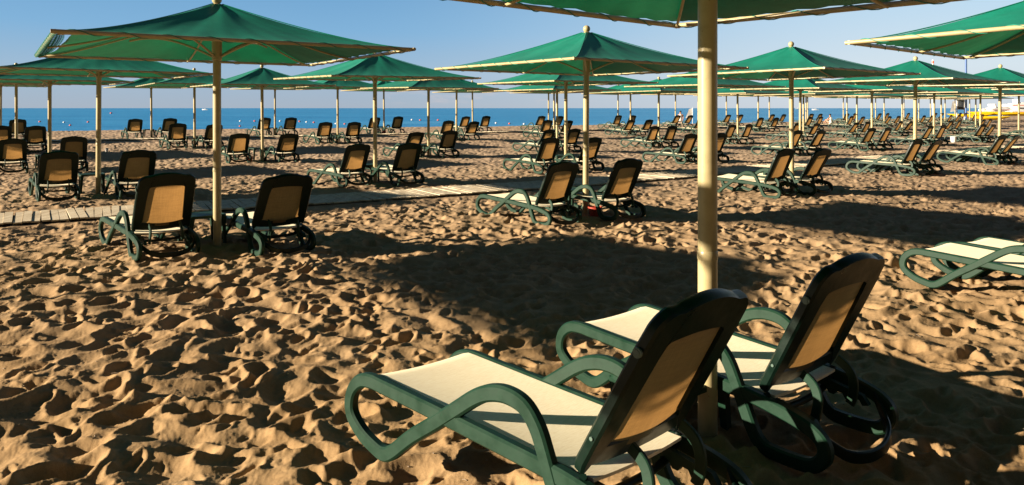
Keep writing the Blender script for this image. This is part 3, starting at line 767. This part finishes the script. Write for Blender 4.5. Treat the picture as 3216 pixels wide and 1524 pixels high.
# water sports gear far right
def kayak(x, y, z, rot, L, m, lab, grp, sx=1):
    b = MB(); n = 16; vs = []; s = 10
    for i in range(n + 1):
        t = -1 + 2 * i / n; w = .42 * (1 - abs(t) ** 2.4) + .01; up = .20 * abs(t) ** 3
        for k in range(s): a = 2 * math.pi * k / s; vs.append((t * L / 2, w * math.cos(a), up + .24 + .25 * (1 - abs(t) ** 3) * math.sin(a) * (1 if math.sin(a) < 0 else .8)))
    fs = [(i * s + k, i * s + (k + 1) % s, (i + 1) * s + (k + 1) % s, (i + 1) * s + k) for i in range(n) for k in range(s)]
    b.add(vs, fs); o = empty('kayak', (x, y, z), rot); obj('hull', b.mesh('hull', m, 50), o)
    for c in (-.55, .55):
        b = MB(); b.sphere((c * sx, 0, .33), .3, 12, 6, (1.3, .8, .22)); obj('cockpit', b.mesh('cockpit', M_DARK), o)
    b = MB(); b.tube([(-.06, math.cos(a) * .37, .2 + .19 * math.sin(a)) for a in np.linspace(0, 2 * math.pi, 16)], .02, 6); obj('strap', b.mesh('strap', M_DARK), o)
    tag(o, lab, 'kayak', grp)
yb = 86.0
def wx(px, y=yb): return (px - CX) / F * y
g0 = .30
kayak(wx(3062), yb + 1, g0 + .3, R(-6), 5.2, M_YELLOW, 'yellow kayak lying on the sand, left one by the sign', 'kayaks stored at the water sports rack')
kayak(wx(3108), yb, g0 + .05, R(-3), 5.0, M_YELLOW, 'yellow kayak lying on the sand, nearest and lowest one', 'kayaks stored at the water sports rack')
kayak(wx(3125), yb + 1.2, g0 + .55, R(-4), 5.0, M_YELLOW, 'yellow kayak stacked on top of the low ones', 'kayaks stored at the water sports rack')
kayak(wx(3192), yb + .6, g0 + .50, R(3), 5.2, M_YELLOW, 'yellow kayak at far right under the white boats', 'kayaks stored at the water sports rack')
def pedal_boat(px, z, y, L, lab, rot=0, m=None):
    m = m or M_WHITE
    o = empty('pedal_boat', (wx(px, y), y, z), rot)
    for sgn in (-1, 1):
        b = MB(); n = 14; vs = []; s = 10
        for i in range(n + 1):
            t = -1 + 2 * i / n; w = .34 * (1 - abs(t) ** 4) + .03
            for k in range(s): a = 2 * math.pi * k / s; vs.append((t * L / 2, sgn * .6 + w * math.cos(a), .34 + .32 * (1 - abs(t) ** 4 * .6) * math.sin(a) + .12 * t * t))
        b.add(vs, [(i * s + k, i * s + (k + 1) % s, (i + 1) * s + (k + 1) % s, (i + 1) * s + k) for i in range(n) for k in range(s)] + [tuple(range(s)), tuple(range(n * s, n * s + s))])
        obj('float', b.mesh('float', m, 50), o)
    b = MB(); b.box((0, 0, .66), (L * .5, 1.2, .12)); b.box((-.5, 0, .95), (.16, 1.1, .5), Matrix.Rotation(R(-15), 3, 'Y')); b.box((.1, 0, .78), (.6, 1.1, .12)); obj('seat', b.mesh('seat', m, 30), o)
    b = MB(); b.box((0, -.95, .50), (L * .7, .02, .07)); obj('stripe', b.mesh('stripe', M_ORANGE), o)
    tag(o, lab, 'pedal boat', 'white pedal boats stored at the far right')
pedal_boat(3128, 1.0, yb + 3, 3.6, 'white pedal boat resting on the rack above the yellow kayaks', R(8))
pedal_boat(3205, 1.55, yb + 3.4, 4.4, 'white pedal boat with orange stripe on the rack at far right', R(-3))
pedal_boat(3200, .75, yb + 2.2, 4.2, 'lower white pedal boat at far right below the striped one', R(2))
o = empty('boat_rack', (wx(3165, yb + 3), yb + 3, g0), 0)
for dx in (-2.6, -.6, 1.4, 3.2):
    b = MB(); b.box((dx, 0, .65), (.09, .09, 1.5)); obj('post', b.mesh('post', M_WOOD), o)
for zz in (.62, 1.22):
    b = MB(); b.box((.3, 0, zz), (6.3, .10, .08)); obj('rail', b.mesh('rail', M_WOOD), o)
tag(o, 'wooden storage rack holding the white pedal boats at far right', 'rack')
ys_ = 80.0
o = empty('notice_board', (wx(3017, ys_), ys_, g0), 0)
for dx in (-.40, .40):
    b = MB(); b.box((dx, 0, .9), (.07, .07, 1.9)); obj('post', b.mesh('post', M_WHITE), o)
b = MB(); b.box((0, 0, 1.78), (.86, .05, 1.10)); obj('board_frame', b.mesh('board_frame', M_WHITE), o)
b = MB(); b.box((0, -.03, 1.75), (.60, .02, .94)); pn = obj('panel', b.mesh('panel', M_DARK), o)
b = MB()
for k in range(5): b.box((-.10 + .04 * (k % 2), -.045, 2.08 - .15 * k), (.30, .006, .035))
obj('text_block', b.mesh('text_block', mat_paint('faded_print', (.22, .24, .25), .7)), pn)
tag(o, 'white framed beach notice board with dark grey panel near the kayaks', 'notice board')
def pole_thing(px, y, h, r, m, name, lab, cat):
    x = wx(px, y); o = empty(name, (x, y, 0)); b = MB(); b.tube([(0, 0, -.2), (0, 0, h)], r, 10); obj('shaft', b.mesh('shaft', m), o); tag(o, lab, cat); return o
p = pole_thing(3034, 82, 7.6, .10, M_BLUE, 'flag_pole', 'tall dark blue pole beside the notice board', 'pole')
b = MB(); b.lathe([(.13, 7.6), (.05, 7.75), (.001, 7.78)], seg=10); obj('pole_cap', b.mesh('pole_cap', M_DARK), p)
p = pole_thing(2930, 118, 9.4, .12, M_WHITE, 'radio_mast', 'distant red and white mast showing above the parasols at right', 'mast')
for k in range(3):
    b = MB(); b.tube([(0, 0, 7.2 + k * .8), (0, 0, 7.6 + k * .8)], .15, 10); obj('red_band', b.mesh('red_band', M_ORANGE), p)
def flag(px, y, top, lab, hgt=1.0):
    x = wx(px, y); g = -.3; o = empty('marker_flag', (x, y, g)); b = MB(); b.tube([(0, 0, 0), (.05, 0, top - g)], .02, 6); obj('stick', b.mesh('stick', M_WHITE), o)
    b = MB(); vs = []; 
    for i in range(5):
        for j in range(3): vs.append((.04 - j * .16 * (1 + i * .25), .05 * math.sin(i + j), top - g - .04 - i * hgt / 4 + j * -.05))
    b.add(vs, [(i * 3 + j, i * 3 + j + 1, i * 3 + 4 + j, i * 3 + 3 + j) for i in range(4) for j in range(2)]); obj('cloth', b.mesh('cloth', M_WHITE), o)
    tag(o, lab, 'flag')
flag(3000, 84, 2.6, 'white flag hanging on a thin stick left of the notice board', 1.2)
flag(2174, 66, 1.75, 'small white marker flag at the water edge left of the thick pole', .8)
# surf at the water line, far right
b = MB(); rr = random.Random(2)
for k in range(34):
    x0 = wx(2920, 99) + k * .14; b.sphere((x0, 98 + rr.uniform(-.8, .8), -.45), .28 * rr.uniform(.5, 1.2), 8, 5, (1.6, 1, .5 + .6 * math.sin(k / 34 * 3.1)))
o = obj('surf_foam', b.mesh('surf_foam', M_WHITE, 60)); tag(o, 'small white breaking wave at the water line', 'wave', kind='stuff')

# people far away (skinned figures)
def person(x, y, z, rz, seated, shirt, lab):
    o = empty('person', (x, y, z), rz)
    if not seated:
        J = dict(pel=(0, 0, .92), sp=(0, 0, 1.15), ch=(0, 0, 1.38), nk=(0, 0, 1.50), hd=(0, .01, 1.62), ht=(0, .01, 1.70), hl=(.09, 0, .88), kl=(.10, .03, .50), al=(.10, 0, .08), tl=(.10, .14, .03), hr=(-.09, 0, .88), kr=(-.11, .02, .50), ar=(-.12, -.03, .08), tr=(-.12, .11, .03),
                 sl=(.18, 0, 1.40), el=(.23, .02, 1.14), wl=(.22, .10, .92), fl=(.22, .13, .82), sr=(-.18, 0, 1.40), er=(-.25, .03, 1.15), wr=(-.20, .13, .98), fr=(-.18, .18, .90))
    else:
        J = dict(pel=(0, 0, .12), sp=(0, .03, .36), ch=(0, .05, .58), nk=(0, .06, .70), hd=(0, .08, .82), ht=(0, .08, .90), hl=(.09, .05, .12), kl=(.12, .42, .42), al=(.12, .62, .08), tl=(.12, .76, .04), hr=(-.09, .05, .12), kr=(-.12, .44, .40), ar=(-.12, .66, .08), tr=(-.12, .80, .04),
                 sl=(.18, .05, .60), el=(.24, .22, .42), wl=(.15, .42, .44), fl=(.12, .48, .44), sr=(-.18, .05, .60), er=(-.24, .22, .42), wr=(-.15, .42, .42), fr=(-.12, .48, .42))
    RAD = dict(pel=.13, sp=.12, ch=.14, nk=.055, hd=.085, ht=.07, hl=.085, kl=.055, al=.038, tl=.03, hr=.085, kr=.055, ar=.038, tr=.03, sl=.06, el=.04, wl=.028, fl=.035, sr=.06, er=.04, wr=.028, fr=.035)
    Ed = ['pel-sp', 'sp-ch', 'ch-nk', 'nk-hd', 'hd-ht', 'pel-hl', 'hl-kl', 'kl-al', 'al-tl', 'pel-hr', 'hr-kr', 'kr-ar', 'ar-tr', 'ch-sl', 'sl-el', 'el-wl', 'wl-fl', 'ch-sr', 'sr-er', 'er-wr', 'wr-fr']
    K = list(J); me = bpy.data.meshes.new('body'); me.from_pydata([J[k] for k in K], [tuple(K.index(a) for a in e.split('-')) for e in Ed], [])
    ob = obj('body', me, o); ob.data.materials.append(M_SKIN); md = ob.modifiers.new('s', 'SKIN')
    for i, k in enumerate(K): me.skin_vertices[0].data[i].radius = (RAD[k], RAD[k]); me.skin_vertices[0].data[i].use_root = (k == 'pel')
    ob.modifiers.new('d', 'SUBSURF').levels = 1
    b = MB(); hd = J['ht']; b.sphere((hd[0], hd[1] - .02, hd[2] - .03), .10, 12, 8, (.95, 1.05, .9)); obj('hair', b.mesh('hair', M_HAIR), o)
    c = J['ch']; s = J['pel']; b = MB(); b.tube([Vector(s) + Vector((0, 0, -.05)), J['sp'], c, Vector(c) + Vector((0, 0, .07))], .16, 12, rad=[.165, .15, .175, .09]); obj('shirt', b.mesh('shirt', shirt), o)
    tag(o, lab, 'person')
person(wx(2137, 63), 63, -.28, R(160), False, M_WHITE, 'distant person in a white top wading at the water edge')
person(wx(2609, 68), 68, .22, R(30), True, M_WHITE, 'distant person in white sitting on the sand near the water')

# bits of shell, twig and stone on the sand
b = MB(); rr = random.Random(9)
for k in range(520):
    y = 2.4 * (9 / 2.4) ** rr.random(); x = rr.uniform(-.8, .8) * y; z = float(ground(np.array([x]), np.array([y]))[0])
    if rr.random() < .3:
        a = rr.uniform(0, 6.3); l = rr.uniform(.008, .03); b.tube([(x - l * math.cos(a), y - l * math.sin(a), z + .003), (x, y, z + .006), (x + l * math.cos(a), y + l * math.sin(a), z + .003)], .0014, 4)
    else:
        r = rr.uniform(.0018, .005); b.sphere((x, y, z + r * .4), r, 5, 4, (1.3, .9, .6))
o = obj('beach_litter', b.mesh('beach_litter', mat_paint('pebble', (.35, .27, .19), .7))); tag(o, 'tiny shells, stones and twigs scattered over the sand', 'litter', kind='stuff')

# ------------------------------------------------------------------ light, sky, camera
ELEV = 14.2; AZ = 13.0      # light travels towards (cos AZ, sin AZ)
sun = bpy.data.lights.new('sun', 'SUN'); sun.energy = 14.0; sun.angle = R(.55); sun.color = (1, .85, .66)
so = link(bpy.data.objects.new('sun', sun))
d = Vector((math.cos(R(AZ)) * math.cos(R(ELEV)), math.sin(R(AZ)) * math.cos(R(ELEV)), -math.sin(R(ELEV))))
so.rotation_euler = d.to_track_quat('-Z', 'Y').to_euler(); so.location = (-20, -5, 15)
w = bpy.data.worlds.new('World'); S.world = w; w.use_nodes = True; nt = w.node_tree; bg = nt.nodes['Background']
sky = N(nt, 'ShaderNodeTexSky', sky_type='NISHITA'); sky.sun_disc = False; sky.sun_elevation = R(ELEV); sky.sun_rotation = R(261)
sky.air_density = 1.0; sky.dust_density = 1.5; sky.ozone_density = 1.5
k = N(nt, 'ShaderNodeMix', data_type='RGBA', blend_type='MULTIPLY'); k.inputs[0].default_value = 1; k.inputs[7].default_value = (.05, .055, .06, 1)
nt.links.new(sky.outputs[0], k.inputs[6])
tc = N(nt, 'ShaderNodeTexCoord'); sp = N(nt, 'ShaderNodeSeparateXYZ'); nt.links.new(tc.outputs['Generated'], sp.inputs[0])
gl = ramp(nt, sp.outputs[2], [(0, (.42, .50, .60)), (.045, (.37, .53, .70)), (.10, (.23, .47, .74)), (.17, (.16, .38, .66)), (.40, (.04, .085, .18)), (1, (.024, .042, .08))])
gr = ramp(nt, sp.outputs[2], [(0, (.70, .76, .82)), (.05, (.72, .83, .91)), (.12, (.56, .76, .93)), (.2, (.42, .60, .78)), (.40, (.05, .11, .21)), (1, (.024, .042, .08))])
mr = N(nt, 'ShaderNodeMapRange'); mr.interpolation_type = 'SMOOTHSTEP'; nt.links.new(sp.outputs[0], mr.inputs[0]); mr.inputs[1].default_value = -.25; mr.inputs[2].default_value = .55
mx = N(nt, 'ShaderNodeMix', data_type='RGBA'); nt.links.new(mr.outputs[0], mx.inputs[0]); nt.links.new(gl.outputs[0], mx.inputs[6]); nt.links.new(gr.outputs[0], mx.inputs[7])
# low clouds along the horizon
mp = N(nt, 'ShaderNodeMapping'); mp.inputs['Scale'].default_value = (14, 14, 60); nt.links.new(tc.outputs['Generated'], mp.inputs[0])
cn = noise(nt, 1.6, 7, .6, mp.outputs[0])
cr = ramp(nt, cn.outputs[0], [(.50, (0, 0, 0)), (.68, (1, 1, 1))])
band = ramp(nt, sp.outputs[2], [(.004, (0, 0, 0)), (.012, (1, 1, 1)), (.020, (.8, .8, .8)), (.030, (0, 0, 0))])
bo = N(nt, 'ShaderNodeMath', operation='ADD'); nt.links.new(sp.outputs[0], bo.inputs[0]); bo.inputs[1].default_value = .5
bx = ramp(nt, bo.outputs[0], [(.30, (.0, .0, .0)), (.37, (1, 1, 1)), (.60, (.7, .7, .7)), (.66, (0, 0, 0))])
m1 = N(nt, 'ShaderNodeMath', operation='MULTIPLY'); nt.links.new(cr.outputs[0], m1.inputs[0]); nt.links.new(band.outputs[0], m1.inputs[1])
m2 = N(nt, 'ShaderNodeMath', operation='MULTIPLY'); nt.links.new(m1.outputs[0], m2.inputs[0]); nt.links.new(bx.outputs[0], m2.inputs[1])
m3 = N(nt, 'ShaderNodeMath', operation='MULTIPLY'); nt.links.new(m2.outputs[0], m3.inputs[0]); m3.inputs[1].default_value = .55
cl = N(nt, 'ShaderNodeMix', data_type='RGBA'); nt.links.new(m3.outputs[0], cl.inputs[0]); nt.links.new(mx.outputs[2], cl.inputs[6]); cl.inputs[7].default_value = (.78, .66, .64, 1)
fin = N(nt, 'ShaderNodeMix', data_type='RGBA'); fin.inputs[0].default_value = .08; nt.links.new(cl.outputs[2], fin.inputs[6]); nt.links.new(k.outputs[2], fin.inputs[7])
yb_ = N(nt, 'ShaderNodeMapRange'); nt.links.new(sp.outputs[1], yb_.inputs[0])
for i_, v_ in zip((1, 2, 3, 4), (-.35, .45, 0, 1.0)): yb_.inputs[i_].default_value = v_
# unseen sky behind the viewer, dimmed and tinted warm to keep shaded backs dark
wr = ramp(nt, sp.outputs[2], [(0, (.10, .08, .05)), (.22, (.06, .055, .05)), (.5, (.03, .038, .06)), (1, (.024, .042, .08))])
dm = N(nt, 'ShaderNodeMix', data_type='RGBA'); nt.links.new(yb_.outputs[0], dm.inputs[0])
nt.links.new(wr.outputs[0], dm.inputs[6]); nt.links.new(fin.outputs[2], dm.inputs[7])
nt.links.new(dm.outputs[2], bg.inputs[0]); bg.inputs[1].default_value = 1.0

cam = bpy.data.cameras.new('camera'); cam.sensor_width = 36; cam.lens = 36 * F / 3216; cam.shift_y = -(762 - 340) / 3216
cam.clip_start = .05; cam.clip_end = 100000
co = link(bpy.data.objects.new('camera', cam)); co.location = (0, 0, H); co.rotation_euler = (R(90), 0, 0); S.camera = co
S.view_settings.view_transform = 'Standard'; S.view_settings.look = 'None'; S.view_settings.exposure = 0; S.view_settings.gamma = 1
S.cycles.diffuse_bounces = 1; S.cycles.max_bounces = 6; S.cycles.transparent_max_bounces = 8
